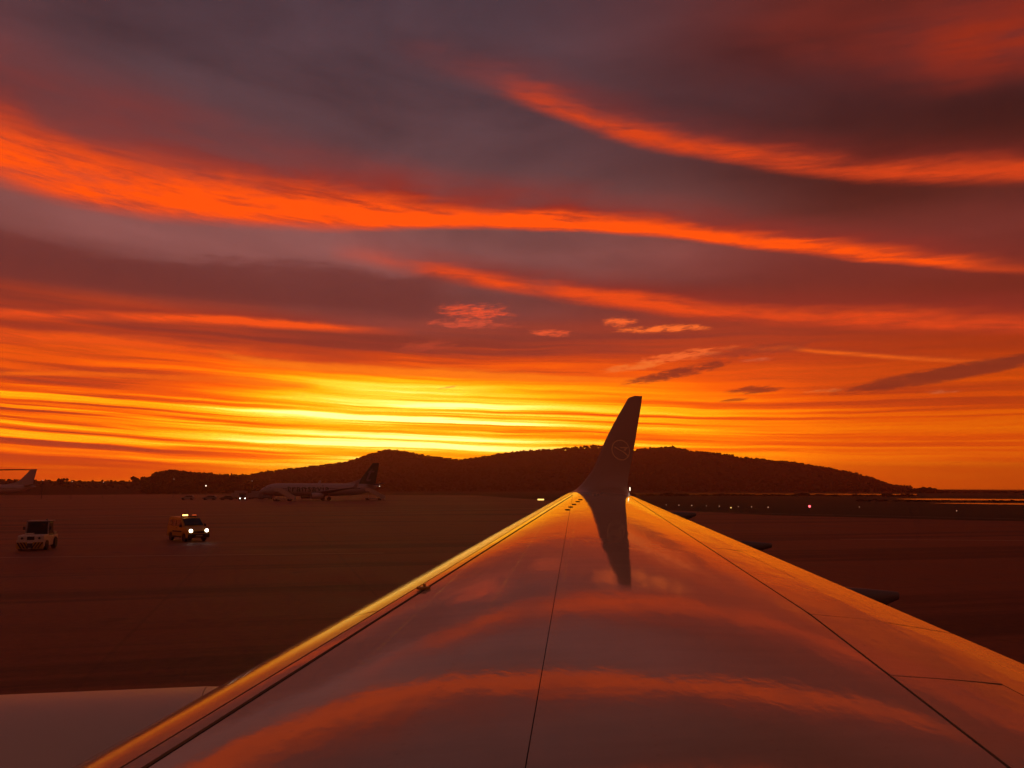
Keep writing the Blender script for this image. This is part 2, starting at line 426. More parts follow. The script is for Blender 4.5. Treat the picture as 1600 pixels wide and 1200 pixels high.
M['headlight'] = material('headlight_lens', (.9, .9, .85), .1, emit=((1.0, .93, .82), 5.0))
M['beacon'] = material('beacon_lens', (.9, .35, .05), .1, emit=((1.0, .42, .10), 7.0))
M['lamp_white'] = material('lamp_white', (.9, .9, .85), .2, emit=((1.0, .80, .58), 2.5))
M['lamp_warm'] = material('lamp_warm', (.9, .7, .4), .2, emit=((1.0, .62, .16), 2.2))
M['lamp_red'] = material('lamp_red', (.9, .1, .1), .2, emit=((1.0, .10, .12), 4.0))
M['lamp_dim'] = material('lamp_dim', (.9, .9, .85), .2, emit=((1.0, .55, .30), .6))

def ground_material(name, colour, rough, kind):
    m = bpy.data.materials.new(name); m.use_nodes = True
    t = m.node_tree; p = t.nodes['Principled BSDF']
    tc = t.nodes.new('ShaderNodeTexCoord'); sep = t.nodes.new('ShaderNodeSeparateXYZ'); t.links.new(tc.outputs['Object'], sep.inputs[0])
    x, y = Ex(t, sep.outputs[0]), Ex(t, sep.outputs[1])
    v = xyz(t, x, y, 0.0)
    big = fbm(v, 0.018, 4, 0.55); mid = fbm(v, 0.16, 5, 0.6); fine = fbm(v, 3.5, 4, 0.6)
    k = (big - .5) * 1.3 + (mid - .5) * 1.0 + (fine - .5) * .7 + 1.0
    if kind == 'apron':
        # old skid and oil streaks along the taxi direction, and worn slab joints
        s = fbm(xyz(t, x * .012 + y * .004, y * .22 - x * .05, 2.0), 1.0, 5, .6)
        k = k - smooth(s, .50, .62) * .50
        u = x * .957 + y * .29; w = y * .957 - x * .29
        j = lambda q, n: smooth((q._m('FRACT', q * (1 / n)) - .5).abs() * n, .09, .03)
        k = k * (1 - (j(u, 7.5).mx(j(w, 7.5))) * .20)
        oil = smooth(fbm(v, .35, 3, .5), .66, .74)
        k = k * (1 - oil * .35)
    k = k.mx(.15)
    col = cmix(Ex(t, value(t, 1.0)), tuple(colour), xyz(t, k, k * .98, k * .95), 'MULTIPLY'); t.links.new(col.s, p.inputs['Base Color'])
    put(t, ((mid - .5) * .25 + rough).sat(), p.inputs['Roughness'])
    p.inputs['Specular IOR Level'].default_value = .22 if kind == 'apron' else .12
    b = t.nodes.new('ShaderNodeBump'); b.inputs['Strength'].default_value = .5; b.inputs['Distance'].default_value = .02 if kind == 'apron' else .12
    put(t, fbm(v, 9.0 if kind == 'apron' else 1.6, 4, .6), b.inputs['Height']); t.links.new(b.outputs[0], p.inputs['Normal'])
    return m
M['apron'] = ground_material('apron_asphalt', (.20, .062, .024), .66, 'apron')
M['grass'] = ground_material('dry_grass', (.050, .046, .024), .9, 'grass')
M['hill'] = ground_material('hill_scrub', (.015, .015, .008), .95, 'grass')
M['pine'] = material('pine_foliage', (.014, .015, .008), 1.0, var=.12, scale=.2, spec=.0)
M['paint_line'] = material('worn_line_paint', (.55, .45, .30), .6, var=.45, scale=1.2)
M['water'] = material('still_water', (.012, .014, .015), .10, bump=.06, bscale=.7, ior=1.33)

# ------------------------------------------------------------------ the setting
def bear(a, r, z=0.0):
    """point at bearing a (degrees, right of the view axis) and distance r"""
    return (math.sin(R(a)) * r, math.cos(R(a)) * r, z)

def sheet(name, pts, mat, z):
    o = MB().add([(p[0], p[1], z) for p in pts], [tuple(range(len(pts)))]).build(name, mat)
    return tag(o, kind='structure')

n = 96
sheet('ground', [(math.cos(2 * math.pi * k / n) * 2900, math.sin(2 * math.pi * k / n) * 2900) for k in range(n)], M['grass'], 0.0)
# apron: near side all round us, reaching far on the left and ending at the grass strip on the right
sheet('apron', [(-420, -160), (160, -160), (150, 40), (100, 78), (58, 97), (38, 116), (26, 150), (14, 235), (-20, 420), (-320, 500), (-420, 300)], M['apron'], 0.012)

def strip(name, a, b, w, mat, z=0.018, wob=0.0, seg=24):
    a, b = Vector(a), Vector(b); d = (b - a); nrm = Vector((-d.y, d.x)).normalized() * w / 2
    L, Rr = [], []
    for i in range(seg + 1):
        c = a + d * (i / seg) + nrm * (wob * math.sin(i * 1.7))
        L.append(c + nrm); Rr.append(c - nrm)
    return sheet(name, [tuple(p) for p in L] + [tuple(p) for p in reversed(Rr)], mat, z)
strip('taxi_line', (-60, 108), (22, 164), .30, M['paint_line'])
strip('taxi_line', (-120, 62), (-6, 128), .16, M['paint_line'])
strip('apron_edge_line', (24, 138), (96, 76), .30, M['paint_line'])
strip('taxi_line', (26, 62), (140, 48), .18, M['paint_line'])
strip('stand_line', (-70, 40), (-8, 49), .12, M['paint_line'])

def pan(name, a0, a1, r0, r1, z):
    k = 40; near, far = [], []
    for i in range(k + 1):
        u = i / k; a = a0 + (a1 - a0) * u; w = math.sin(math.pi * min(1, u * 5 + .02) / 2)
        mid = (r0 + r1) / 2; hw = (r1 - r0) / 2 * w * (.8 + .2 * math.sin(u * 9 + r0))
        near.append(bear(a, mid - hw)); far.append(bear(a, mid + hw))
    return sheet(name, near + far[::-1], M['water'], z)
pan('salt_pan', 7.0, 27.5, 455, 600, .012)
pan('salt_pan', 26.3, 46, 285, 345, .012)
pan('salt_pan', 28.2, 46, 224, 246, .012)
pan('sea', 25.6, 70, 1500, 2850, .012)

# hills: skyline measured as (bearing, elevation); each bearing has its own ridge distance, foot and back slope
SKYLINE = [(-47.02, 0.38), (-38.40, 0.44), (-33.44, 0.43), (-28.21, 0.41), (-25.20, 0.42), (-24.71, 0.77), (-23.86, 0.99), (-22.45, 0.87), (-20.39, 0.70), (-18.71, 0.71), (-17.86, 0.94), (-15.27, 1.31), (-12.15, 1.70), (-10.79, 2.17), (-9.88, 2.50), (-8.96, 2.65), (-7.56, 2.47), (-5.68, 2.11), (-3.79, 1.92), (-1.90, 2.21), (0.00, 2.49), (2.85, 2.73), (6.16, 3.00), (7.33, 2.76), (8.72, 2.56), (9.88, 2.64), (11.72, 2.72), (13.52, 2.33), (16.17, 1.99), (20.43, 1.54), (23.65, 0.90), (24.81, 0.55), (25.95, 0.08), (26.51, -0.04)]
sk_a = [p[0] for p in SKYLINE]; sk_e = [p[1] for p in SKYLINE]
def ridge_dist(a):
    return float(np.interp(a, [-50, -26, -24.6, -19.5, -18.0, -9, 6, 26, 28], [620, 640, 700, 760, 1150, 1350, 1400, 1250, 1200]))
def hill_z(a, r):
    e = float(np.interp(a, sk_a, sk_e)); rr = ridge_dist(a)
    top = EYE + math.tan(R(max(e, -.19))) * rr
    foot = rr * .56 if rr > 900 else rr * .80
    if r <= rr:
        u = max(0.0, (r - foot) / (rr - foot)); s = u * u * (3 - 2 * u)
        s = .35 * u + .65 * s
    else:
        u = min(1.0, (r - rr) / (rr * .8)); s = 1 - u * u * (3 - 2 * u)
    x, y, _ = bear(a, r)
    spur = mnoise.fractal(Vector((x * .0042, y * .0042, 1.3)), 1.0, 2.0, 4)
    s *= 1 + .30 * spur * math.sin(math.pi * min(1, max(0, (r - foot) / (rr - foot)))) if r < rr else 1
    return top * s - (0.4 if s < .004 else 0.0), s
A = np.arange(-46, 27.9, .2); NR = 34
vs, fs = [], []
for a in A:
    rr = ridge_dist(a); f0 = rr * (.53 if rr > 900 else .78)
    for k in range(NR):
        u = k / (NR - 1)
        r = f0 + (rr - f0) * (u / .62) if u < .62 else rr + rr * .8 * ((u - .62) / .38)
        vs.append(bear(a, r, hill_z(a, r)[0]))
for i in range(len(A) - 1):
    for k in range(NR - 1): fs.append((i * NR + k, (i + 1) * NR + k, (i + 1) * NR + k + 1, i * NR + k + 1))
hill = MB().add(vs, fs).build('hills', M['hill'], smooth=True); tag(hill, kind='structure')

# low spit of land across the water on the right
vs, fs = [], []
SA = np.arange(25.2, 50.01, .25)
for i, a in enumerate(SA):
    for k, (r, h) in enumerate(((640, -.2), (700, 1.0), (820, 1.7), (1000, 1.6), (1200, -.2))):
        hh = h * (.75 + .25 * math.sin(a * 1.3) + .15 * math.sin(a * 4.1)) if h > 0 else h
        vs.append(bear(a, r * (1 + .02 * math.sin(a * .9)), hh))
for i in range(len(SA) - 1):
    for k in range(4): fs.append((i * 5 + k, (i + 1) * 5 + k, (i + 1) * 5 + k + 1, i * 5 + k + 1))
tag(MB().add(vs, fs).build('spit', M['hill'], smooth=True), kind='structure')

# woods on the hills, tree line at the airfield edge and scrub along the water: one mass of small crowns each
rng = random.Random(11)
bm0 = bmesh.new(); bmesh.ops.create_icosphere(bm0, subdivisions=1, radius=1.0)
ICO_V = [v.co.copy() for v in bm0.verts]; ICO_F = [tuple(v.index for v in f.verts) for f in bm0.faces]; bm0.free()
def crowns(name, spots):
    """spots: (x, y, z, width, height, trunk). Each crown is several uneven tufts above a short stem"""
    vs, fs = [], []
    for (x, y, z, w, h, tr) in spots:
        for q in range(3):
            ox, oy = rng.uniform(-.45, .45) * w, rng.uniform(-.45, .45) * w
            cw = w * rng.uniform(.32, .62); ch = h * rng.uniform(.24, .46); cz = z + tr + h * rng.uniform(.25, .62)
            n0 = len(vs)
            for v in ICO_V:
                k = rng.uniform(.68, 1.25)
                vs.append((x + ox + v.x * cw * k, y + oy + v.y * cw * k, cz + v.z * ch * k))
            fs += [tuple(i + n0 for i in f) for f in ICO_F]
    o = MB().add(vs, fs).build(name, M['pine'])
    return tag(o, kind='stuff')
spots = []
for a in np.arange(-26, 27.2, .045):                      # along the crest
    rr = ridge_dist(a)
    for q in range(2):
        aa = a + rng.uniform(-.05, .05); r = rr * rng.uniform(.955, 1.02); z, s = hill_z(aa, r)
        if rng.random() < .85:
            h = rng.uniform(2.2, 5.8) * (rr / 1300) ** .5
            if 6.5 < aa < 16: h *= 1.25
            spots.append((*bear(aa, r), h * rng.uniform(.5, .9), h, 0)); spots[-1] = (spots[-1][0], spots[-1][1], z, *spots[-1][3:])
for q in range(7500):                                      # over the slope we see
    aa = rng.uniform(-25.5, 27); rr = ridge_dist(aa); r = rr * rng.uniform(.57 if rr > 900 else .8, 1.0); z, s = hill_z(aa, r)
    h = rng.uniform(1.4, 3.4); x, y, _ = bear(aa, r)
    spots.append((x, y, z, h * rng.uniform(.6, 1.1), h, 0))
tag(crowns('pine_wood', spots), 'dark low pine wood covering the hills behind the airfield', 'wood')
spots = []
for a in np.arange(-45, -24.6, .05):
    r = rng.uniform(560, 640); k = .5 + .5 * mnoise.noise(Vector((a * .9, 0, 0))); h = .8 + 1.2 * k + rng.uniform(-.4, .4)
    if -30.4 < a < -29.8: h += 1.3
    x, y, _ = bear(a, r); spots.append((x, y, hill_z(a, r)[0] - .2, h * .8, h, 0))
tag(crowns('tree_line', spots), 'dark row of low trees along the left skyline', 'tree line')
spots = []
for a in np.arange(8.5, 27.5, .05):
    if rng.random() < .72:
        k = mnoise.noise(Vector((a * 1.1, 3, 0))); r = rng.uniform(395, 445); h = max(.4, .9 + 1.6 * k) * rng.uniform(.7, 1.2)
        x, y, _ = bear(a, r); spots.append((x, y, -.05, h * 1.6, h, 0))
for a in np.arange(25.6, 46, .05):
    r = rng.uniform(650, 760); k = max(0, 1 - abs(a - 28.0) / 1.3); h = rng.uniform(.8, 2.0) + 3.6 * k
    x, y, _ = bear(a, r); spots.append((x, y, 0, h * 1.1, h, 0))
for a in np.arange(24, 46, .06):
    if rng.random() < .6:
        r = rng.uniform(252, 282); h = rng.uniform(.15, .5); x, y, _ = bear(a, r); spots.append((x, y, 0, h * 3, h, 0))
tag(crowns('scrub', spots), 'dark scrub along the shore of the salt pans', 'scrub')

# ------------------------------------------------------------------ our own airliner: right wing, winglet, engine
# local frame: x aft, y outboard from the cabin window, z up; the fuselage lies 16 degrees off the view axis
plane = empty('airliner', (0, 0, 0), R(16))
tag(plane, 'airliner with broad grey wing and upturned winglet filling the foreground', 'airliner')
S0, S1 = 0.5, 17.3
le = lambda s: .515 * s - 2.70
te = lambda s: 3.68 + .252 * s
chord = lambda s: te(s) - le(s)
zp = lambda s: EYE - 1.168 + .060 * s
def naca(c): return 5 * (.2969 * math.sqrt(c) - .1260 * c - .3516 * c * c + .2843 * c ** 3 - .1036 * c ** 4)
def yu(c): return .098 * naca(c) + .012 * c * (1 - c) - .033 - .12 * max(0.0, c - .66) ** 2 - 1.9 * max(0.0, .10 - c) ** 2
def yl(c): return -.085 * naca(c) * (1 - .35 * c) - .033 - .12 * max(0.0, c - .66) ** 2 - 1.9 * max(0.0, .10 - c) ** 2
def U(s, t, off=0.0):
    """point of the upper skin at outboard station s and aft position t"""
    ch = chord(s); c = min(1.0, max(0.0, (t - le(s)) / ch))
    return (t, s, zp(s) + ch * yu(c) + off)
def C(s, c, off=0.0):
    ch = chord(s)
    return (le(s) + abs(c) * ch, s, zp(s) + ch * (yu(c) if c >= 0 else yl(-c)) + off)
slat_t = lambda s: le(s) + .70 - .0255 * s
thick_t = lambda s: slat_t(s) + .115
hinge_t = lambda s: 3.65 + (.341 if s > 4.92 else .410) * (s - 4.92)
aft_t = lambda s: hinge_t(s) + (te(s) - hinge_t(s)) * .50
seam_t = lambda s: 1.76 + .386 * (s - 5.1)

core = MB(); rings = []
for s in np.linspace(S0, S1, 60):
    up = [C(s, c, -.020 if c > .004 else 0) for c in np.linspace(1, .06, 24) ** 1.4]
    nose = [C(s, c, -.012) for c in np.linspace(-.02, -1, 16)]
    up[0] = (up[0][0] - .02,) + up[0][1:]; nose[-1] = (nose[-1][0] - .02, nose[-1][1], nose[-1][2] - .012)
    rings.append([(q[0] + (.03 if q[0] - le(s) < .12 else 0), q[1], q[2]) for q in up + nose])
core.rings(rings)
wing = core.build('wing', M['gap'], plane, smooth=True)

def skin(name, s0, s1, ta, tb, mat, ns, nc, lip=.012, parent=wing, raise_aft=0.0):
    """one panel of the upper skin between two lines, with turned-down edges"""
    top = []
    for s in np.linspace(s0, s1, ns):
        a, b = ta(s), tb(s)
        top.append([U(s, a + (b - a) * k / (nc - 1), raise_aft * (k / (nc - 1)) ** 2) for k in range(nc)])
    vs = [p for r in top for p in r]
    fs = [(i * nc + k, i * nc + k + 1, (i + 1) * nc + k + 1, (i + 1) * nc + k) for i in range(ns - 1) for k in range(nc - 1)]
    rim = [i * nc for i in range(ns)] + [(ns - 1) * nc + k for k in range(1, nc)] + [i * nc + nc - 1 for i in range(ns - 2, -1, -1)] + [k for k in range(nc - 2, 0, -1)]
    n0 = len(vs); vs += [(vs[i][0], vs[i][1], vs[i][2] - lip) for i in rim]
    m_ = len(rim); fs += [(rim[i], rim[(i + 1) % m_], n0 + (i + 1) % m_, n0 + i) for i in range(m_)]
    return MB().add(vs, fs).build(name, mat, parent, smooth=True)

# slats wrap round the nose
def slat(s0, s1, ns=20):
    rings = []
    for s in np.linspace(s0, s1, ns):
        ch = chord(s); cmax = (slat_t(s) - le(s)) / ch
        cs = [-(.05 * (1 - k / 8) ** 2) for k in range(8)] + [cmax * (k / 18) ** 2 for k in range(19)]
        outer = [C(s, c) for c in cs]
        rings.append(outer + [(outer[-1][0], s, outer[-1][2] - .014), (outer[0][0] + .01, s, outer[0][2] + .012)])
    return MB().rings(rings).build('slat', M['slat'], wing, smooth=True)
edges = [S0, 2.6, 5.3, 8.6, 12.6, 17.28]
for a, b in zip(edges, edges[1:]): slat(a + .008, b - .008)
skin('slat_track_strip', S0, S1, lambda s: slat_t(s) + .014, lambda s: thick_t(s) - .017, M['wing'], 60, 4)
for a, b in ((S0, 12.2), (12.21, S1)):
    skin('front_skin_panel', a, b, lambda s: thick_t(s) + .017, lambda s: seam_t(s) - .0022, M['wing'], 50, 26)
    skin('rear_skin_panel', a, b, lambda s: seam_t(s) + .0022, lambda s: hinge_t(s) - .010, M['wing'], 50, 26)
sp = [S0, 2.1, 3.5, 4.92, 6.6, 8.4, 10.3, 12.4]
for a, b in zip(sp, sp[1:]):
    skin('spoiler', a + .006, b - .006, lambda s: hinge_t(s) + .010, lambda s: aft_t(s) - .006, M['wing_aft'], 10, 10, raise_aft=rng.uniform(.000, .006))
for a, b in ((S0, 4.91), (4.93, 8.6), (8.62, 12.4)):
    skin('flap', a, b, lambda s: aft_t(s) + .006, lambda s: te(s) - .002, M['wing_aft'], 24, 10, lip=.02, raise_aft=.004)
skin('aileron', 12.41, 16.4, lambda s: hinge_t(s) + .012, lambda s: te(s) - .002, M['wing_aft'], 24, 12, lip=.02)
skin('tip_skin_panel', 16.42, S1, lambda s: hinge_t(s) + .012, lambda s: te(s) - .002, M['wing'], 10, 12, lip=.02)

# canoe fairings of the flap tracks, reaching out behind the trailing edge
for s, t_end, z_end, w in ((14.2, 7.95, -.50, .10), (11.0, 7.50, -.885, .10), (7.4, 6.66, -1.165, .125), (4.0, 5.55, -1.36, .15)):
    t0 = te(s) - 1.9; rings = []
    for k in range(15):
        u = k / 14; t = t0 + (t_end - t0) * u
        wd = w * math.sqrt(max(.004, math.sin(math.pi * min(.985, u * .92 + .06))))
        zt = (zp(s) - .26 * (1 - u) - .04) * (1 - u) + (EYE + z_end) * u
        rings.append([(t, s + math.cos(2 * math.pi * j / 14) * wd, zt - wd * 1.4 + math.sin(2 * math.pi * j / 14) * wd * 1.4) for j in range(14)])
    MB().rings(rings).build('flap_track_fairing', M['fairing'], wing, smooth=True)

# winglet: section swept along a curved path; (outboard, up, leading edge, trailing edge)
WL = [(17.31, -.130, 6.215, 8.04), (17.55, -.115, 6.38, 8.06), (17.75, -.075, 6.60, 8.12), (17.92, -.01, 6.79, 8.16), (18.05, .10, 6.98, 8.22),
      (18.14, .24, 7.14, 8.28), (18.21, .44, 7.33, 8.36), (18.28, .75, 7.52, 8.46), (18.35, 1.15, 7.73, 8.585), (18.45, 1.75, 8.10, 8.75), (18.54, 2.22, 8.43, 8.885), (18.56, 2.33, 8.51, 8.91), (18.57, 2.385, 8.58, 8.925), (18.575, 2.415, 8.70, 8.93)]
def dense(path, n):
    p = np.array(path); d = np.r_[0, np.cumsum(np.hypot(np.diff(p[:, 0]), np.diff(p[:, 1])))]
    q = np.linspace(0, d[-1], n)
    out = []
    for c in range(4):                                   # Catmull-Rom through the stations
        y = p[:, c]; m = np.gradient(y, d)
        i = np.clip(np.searchsorted(d, q) - 1, 0, len(d) - 2); h = d[i + 1] - d[i]; u = (q - d[i]) / h
        out.append((2 * u**3 - 3 * u**2 + 1) * y[i] + (u**3 - 2 * u**2 + u) * h * m[i] + (-2 * u**3 + 3 * u**2) * y[i + 1] + (u**3 - u**2) * h * m[i + 1])
    return np.array(out).T
WP = dense(WL, 56)
def winglet_point(i, c, side, off=0.0):
    s, z, l, t_ = WP[i]; j0, j1 = max(0, i - 1), min(len(WP) - 1, i + 1)
    ts, tz = WP[j1][0] - WP[j0][0], WP[j1][1] - WP[j0][1]; L = math.hypot(ts, tz); ns, nz = -tz / L, ts / L
    w = min(1.0, i / 14)
    ch = t_ - l; y = ((yu(c) if side > 0 else yl(c)) + .033) * (1 - .25 * w) * ch - .033 * ch * (1 - w) + off * side
    return (l + c * ch, s + ns * y, EYE + z + nz * y)
cs_ = [(k / 22) ** 2 for k in range(23)]
rings = [[winglet_point(i, c, 1) for c in reversed(cs_)] + [winglet_point(i, c, -1) for c in cs_[1:]] for i in range(len(WP))]
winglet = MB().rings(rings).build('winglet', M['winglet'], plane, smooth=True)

# round emblem on the inboard face, laid on the winglet skin
def on_winglet(t, z):
    """point 4 mm proud of the inboard face at aft position t and height z over the eye"""
    zs = WP[:, 1]; i = int(np.clip(np.searchsorted(zs, z), 1, len(WP) - 2))
    f = (z - zs[i - 1]) / (zs[i] - zs[i - 1]); l = WP[i - 1][2] + f * (WP[i][2] - WP[i - 1][2]); tt = WP[i - 1][3] + f * (WP[i][3] - WP[i - 1][3])
    c = (t - l) / (tt - l)
    a, b = winglet_point(i - 1, c, 1, .004), winglet_point(i, c, 1, .004)
    return tuple(a[k] + (b[k] - a[k]) * f for k in range(3))
def emblem(name, pts_out, pts_in=None):
    mb = MB(); n_ = len(pts_out)
    def grid(P): return [on_winglet(*p) for p in P]
    if pts_in:
        o_, i_ = grid(pts_out), grid(pts_in)
        mb.add(o_ + i_, [(k, (k + 1) % n_, n_ + (k + 1) % n_, n_ + k) for k in range(n_)])
    else:
        mb.add(grid(pts_out), [tuple(range(n_))])
    return mb.build(name, M['logo'], winglet)
ec = (8.155, .955)
circ = lambda r: [(ec[0] + math.cos(2 * math.pi * k / 48) * r, ec[1] + math.sin(2 * math.pi * k / 48) * r * 1.02) for k in range(48)]
emblem('emblem_ring', circ(.262), circ(.236))
bird = lambda P: [(ec[0] + x * .27, ec[1] + y * .27) for (x, y) in P]
# two strokes of the stylised bird: long wing from upper left to lower right, short one folded back over it
emblem('emblem_wing', bird([(-.78, .30), (-.52, .30), (.20, -.18), (.74, -.66), (.66, -.42), (.30, -.10), (-.50, .18), (-.62, .20)]))
emblem('emblem_wing', bird([(-.20, .30), (.80, .30), (.44, -.08), (.24, -.02), (.46, .17), (.02, .17)]))
# tail lamp at the back of the winglet root
MB().lathe([(-.045, .006), (-.03, .011), (.03, .011), (.045, .006)], 'z', (8.19, 17.86, EYE - .03), 10).build('tail_lamp', M['lamp_white'], winglet, smooth=True)

# row of small vents near the tip and the strap anchor behind the slat
for s, t in ((12.4, 4.53), (12.95, 4.79), (13.55, 5.08), (14.2, 5.40), (14.75, 5.67)):
    q = U(s, t, .004); MB().box(q, (.060, .08, .012)).build('vent', M['gap'], wing)
for k in range(3):
    s = 16.2 + k * .45; t = 6.55 + k * .27
    q = U(s, t, .004); MB().box(q, (.06, .11, .010)).build('bolt_plate', M['white'], wing)
q = U(5.91, 1.00)
MB().box((q[0], q[1], q[2] + .012), (.085, .07, .022), R(25)).box((q[0] + .01, q[1] + .02, q[2] + .024), (.02, .02, .03), R(25)).build('strap_anchor', M['yellow'], wing, bevel=.006)

# engine cowl under and ahead of the wing
nac = empty('engine', (0, 0, 0)); nac.parent = plane
ay, az_ = 4.42, EYE - 1.045 - 1.33
def barrel(name, prof, mat):
    return MB().lathe(prof, 'x', (0, ay, az_), 72).build(name, mat, nac, smooth=True)
barrel('fan_cowl', [(-4.30, 1.02), (-4.36, 1.10), (-4.30, 1.18), (-4.0, 1.27), (-3.4, 1.335), (-2.6, 1.36), (-1.6, 1.355), (-.392, 1.325), (-.392, 1.29)], M['cowl'])
barrel('reverser_cowl', [(-.388, 1.29), (-.388, 1.324), (.5, 1.26), (1.4, 1.10), (2.0, .95), (2.0, .90)], M['cowl'])
barrel('core_cowl', [(-4.0, .98), (-.45, 1.275), (.4, 1.2), (2.1, .70), (2.9, .42), (2.9, .2)], M['darkgrey'])
MB().rings([[(x, ay - w_, z), (x, ay + w_, z), (x, ay + w_ * .8, z2), (x, ay - w_ * .8, z2)] for (x, w_, z, z2) in
            ((-.40, .04, EYE - 1.14, EYE - 1.10), (.3, .17, EYE - 1.30, EYE - 1.20), (1.4, .22, EYE - 1.5, EYE - 1.22), (3.0, .14, EYE - 1.55, EYE - 1.30))]).build('pylon', M['wing'], nac, smooth=True)

# ------------------------------------------------------------------ parked airliner across the apron
def make_airliner(text=True):
    """twin-jet about 33 m long; local x forward, y to its left, wheels on z = 0"""
    p = empty('parked_airliner')
    zc = 3.45
    fx = lambda x: x + 2.95 if x > 5.5 else (x - 2.95 if x < -5.5 else x)      # stretched cabin
    prof = [(16.8, .05, -.55), (16.6, .34, -.52), (16.1, .72, -.42), (15.3, 1.12, -.28), (14.2, 1.50, -.13), (12.8, 1.78, -.03), (11, 1.9, 0), (6, 1.9, 0), (0, 1.9, 0),
            (-5, 1.9, 0), (-8, 1.84, .06), (-10.5, 1.62, .26), (-13, 1.20, .60), (-15, .72, .95), (-16.3, .34, 1.16), (-16.8, .14, 1.22)]
    prof = [(fx(x), r, d) for x, r, d in prof]
    rings = [[(x, math.cos(2 * math.pi * k / 28) * r, zc + dz + math.sin(2 * math.pi * k / 28) * r * 1.04) for k in range(28)] for (x, r, dz) in prof]
    fus = MB().rings(rings).build('fuselage', M['white'], p, smooth=True)
    def side(x, z, off=.02):
        xs = [q[0] for q in prof][::-1]; r = float(np.interp(x, xs, [q[1] for q in prof][::-1])); dz = float(np.interp(x, xs, [q[2] for q in prof][::-1]))
        h = min(.98, abs(z - zc - dz) / (r * 1.04))
        return (x, math.sqrt(1 - h * h) * r + off, z)
    def patch(name, x0, x1, z0, z1, mat, parent=fus, sgn=1):
        n_ = 6; pts = [(x0 + (x1 - x0) * i / n_, z0) for i in range(n_ + 1)] + [(x1 + (x0 - x1) * i / n_, z1) for i in range(n_ + 1)]
        v = [side(*q) for q in pts]; v = [(a, b * sgn, c) for a, b, c in v]
        return MB().add(v, [(i, i + 1, 2 * n_ - i, 2 * n_ + 1 - i) for i in range(n_)]).build(name, mat, parent)
    for i in range(3): patch('cockpit_window', 17.90 - i * .62, 18.40 - i * .62, 3.95 + i * .04, 4.42 + i * .10, M['glass'])
    for i in range(47):
        x = 13.6 - i * .56
        patch('cabin_window', x - .12, x + .12, 3.62, 3.98, M['glass'])
    patch('door', 14.95, 15.85, 2.75, 4.55, M['grey']); patch('door', -14.85, -14.05, 3.0, 4.6, M['grey'])
    # wings with winglets, tailplane, fin
    def surface(name, root, tip, mat, thick=.12, parent=p):
        """root and tip: (x leading, x trailing, y, z)"""
        rr = []
        for (xl, xt, y, z) in (root, tip):
            ch = xl - xt; vert = name == 'fin'
            sec = [(xl, 0), (xl - ch * .1, thick * .38), (xl - ch * .35, thick * .5), (xl - ch * .7, thick * .28), (xt, 0), (xl - ch * .7, -thick * .2), (xl - ch * .35, -thick * .4), (xl - ch * .1, -thick * .34)]
            rr.append([(x, y + (q * ch if vert else 0), z + (0 if vert else q * ch)) for x, q in sec])
        return MB().rings(rr).build(name, mat, parent, smooth=True)
    for sg in (1, -1):
        w = surface('wing', (4.2, -2.9, sg * 1.3, 2.5), (-3.6, -5.2, sg * 16.4, 4.15), M['grey'])
        surface('winglet', (-3.6, -5.2, sg * 16.4, 4.15), (-5.2, -5.9, sg * 17.1, 6.5), M['white'], .08, w)
        surface('tailplane', (-14.5, -17.5, sg * .6, 4.9), (-17.9, -19.3, sg * 7.0, 5.6), M['grey'], .10)
        en = MB().lathe([(3.1, .62), (3.2, .80), (3.0, .92), (1.9, 1.02), (.4, .92), (-.6, .70), (-.6, .6)], 'x', (2.0, sg * 4.85, 1.55), 22).build('engine', M['white'], p, smooth=True)
        MB().lathe([(3.12, .60), (3.02, .60)], 'x', (2.0, sg * 4.85, 1.55), 20).build('fan', M['black'], en)
        MB().lathe([(-.55, .52), (-1.3, .30)], 'x', (2.0, sg * 4.85, 1.55), 16).build('exhaust_cone', M['darkgrey'], en)
        MB().box((2.2, sg * 4.85, 2.62), (3.2, .25, .5)).build('pylon', M['grey'], en)
        leg = MB().tube((-1.4, sg * 2.85, .55), (-1.2, sg * 2.6, 2.6), .14).build('main_gear', M['steel'], p)
        for q in (-.36, .36): MB().lathe([(-.18, .30), (-.18, .52), (-.12, .56), (.12, .56), (.18, .52), (.18, .30)], 'y', (-1.4, sg * 2.85 + q, .56), 18).build('wheel', M['rubber'], leg, smooth=True)
    leg = MB().tube((15.1, 0, .35), (15.1, 0, 2.2), .10).build('nose_gear', M['steel'], p)
    for q in (-.2, .2): MB().lathe([(-.1, .2), (-.1, .32), (-.06, .35), (.06, .35), (.1, .32), (.1, .2)], 'y', (15.1, q, .35), 16).build('wheel', M['rubber'], leg, smooth=True)
    fin = surface('fin', (-11.5, -18.3, 0, 4.9), (-17.3, -19.6, 0, 12.3), M['green'] if text else M['white'], .09)
    MB().poly([(-7.5, -.06, 5.36), (-11.6, -.06, 6.35), (-13.3, -.06, 7.2), (-13.4, -.06, 5.2)], (0, .12, 0)).build('dorsal_fillet', M['white'], p)
    MB().poly([(1.4, -.03, 5.38), (.7, -.03, 5.40), (.4, -.03, 6.15), (.75, -.03, 6.15)], (0, .06, 0)).build('aerial', M['white'], p)
    MB().lathe([(-.1, .04), (-.05, .09), (.06, .09), (.1, .04)], 'z', (-19.9, 0, 4.55), 10).build('tail_light', M['lamp_white'] if text else M['grey'], p, smooth=True)
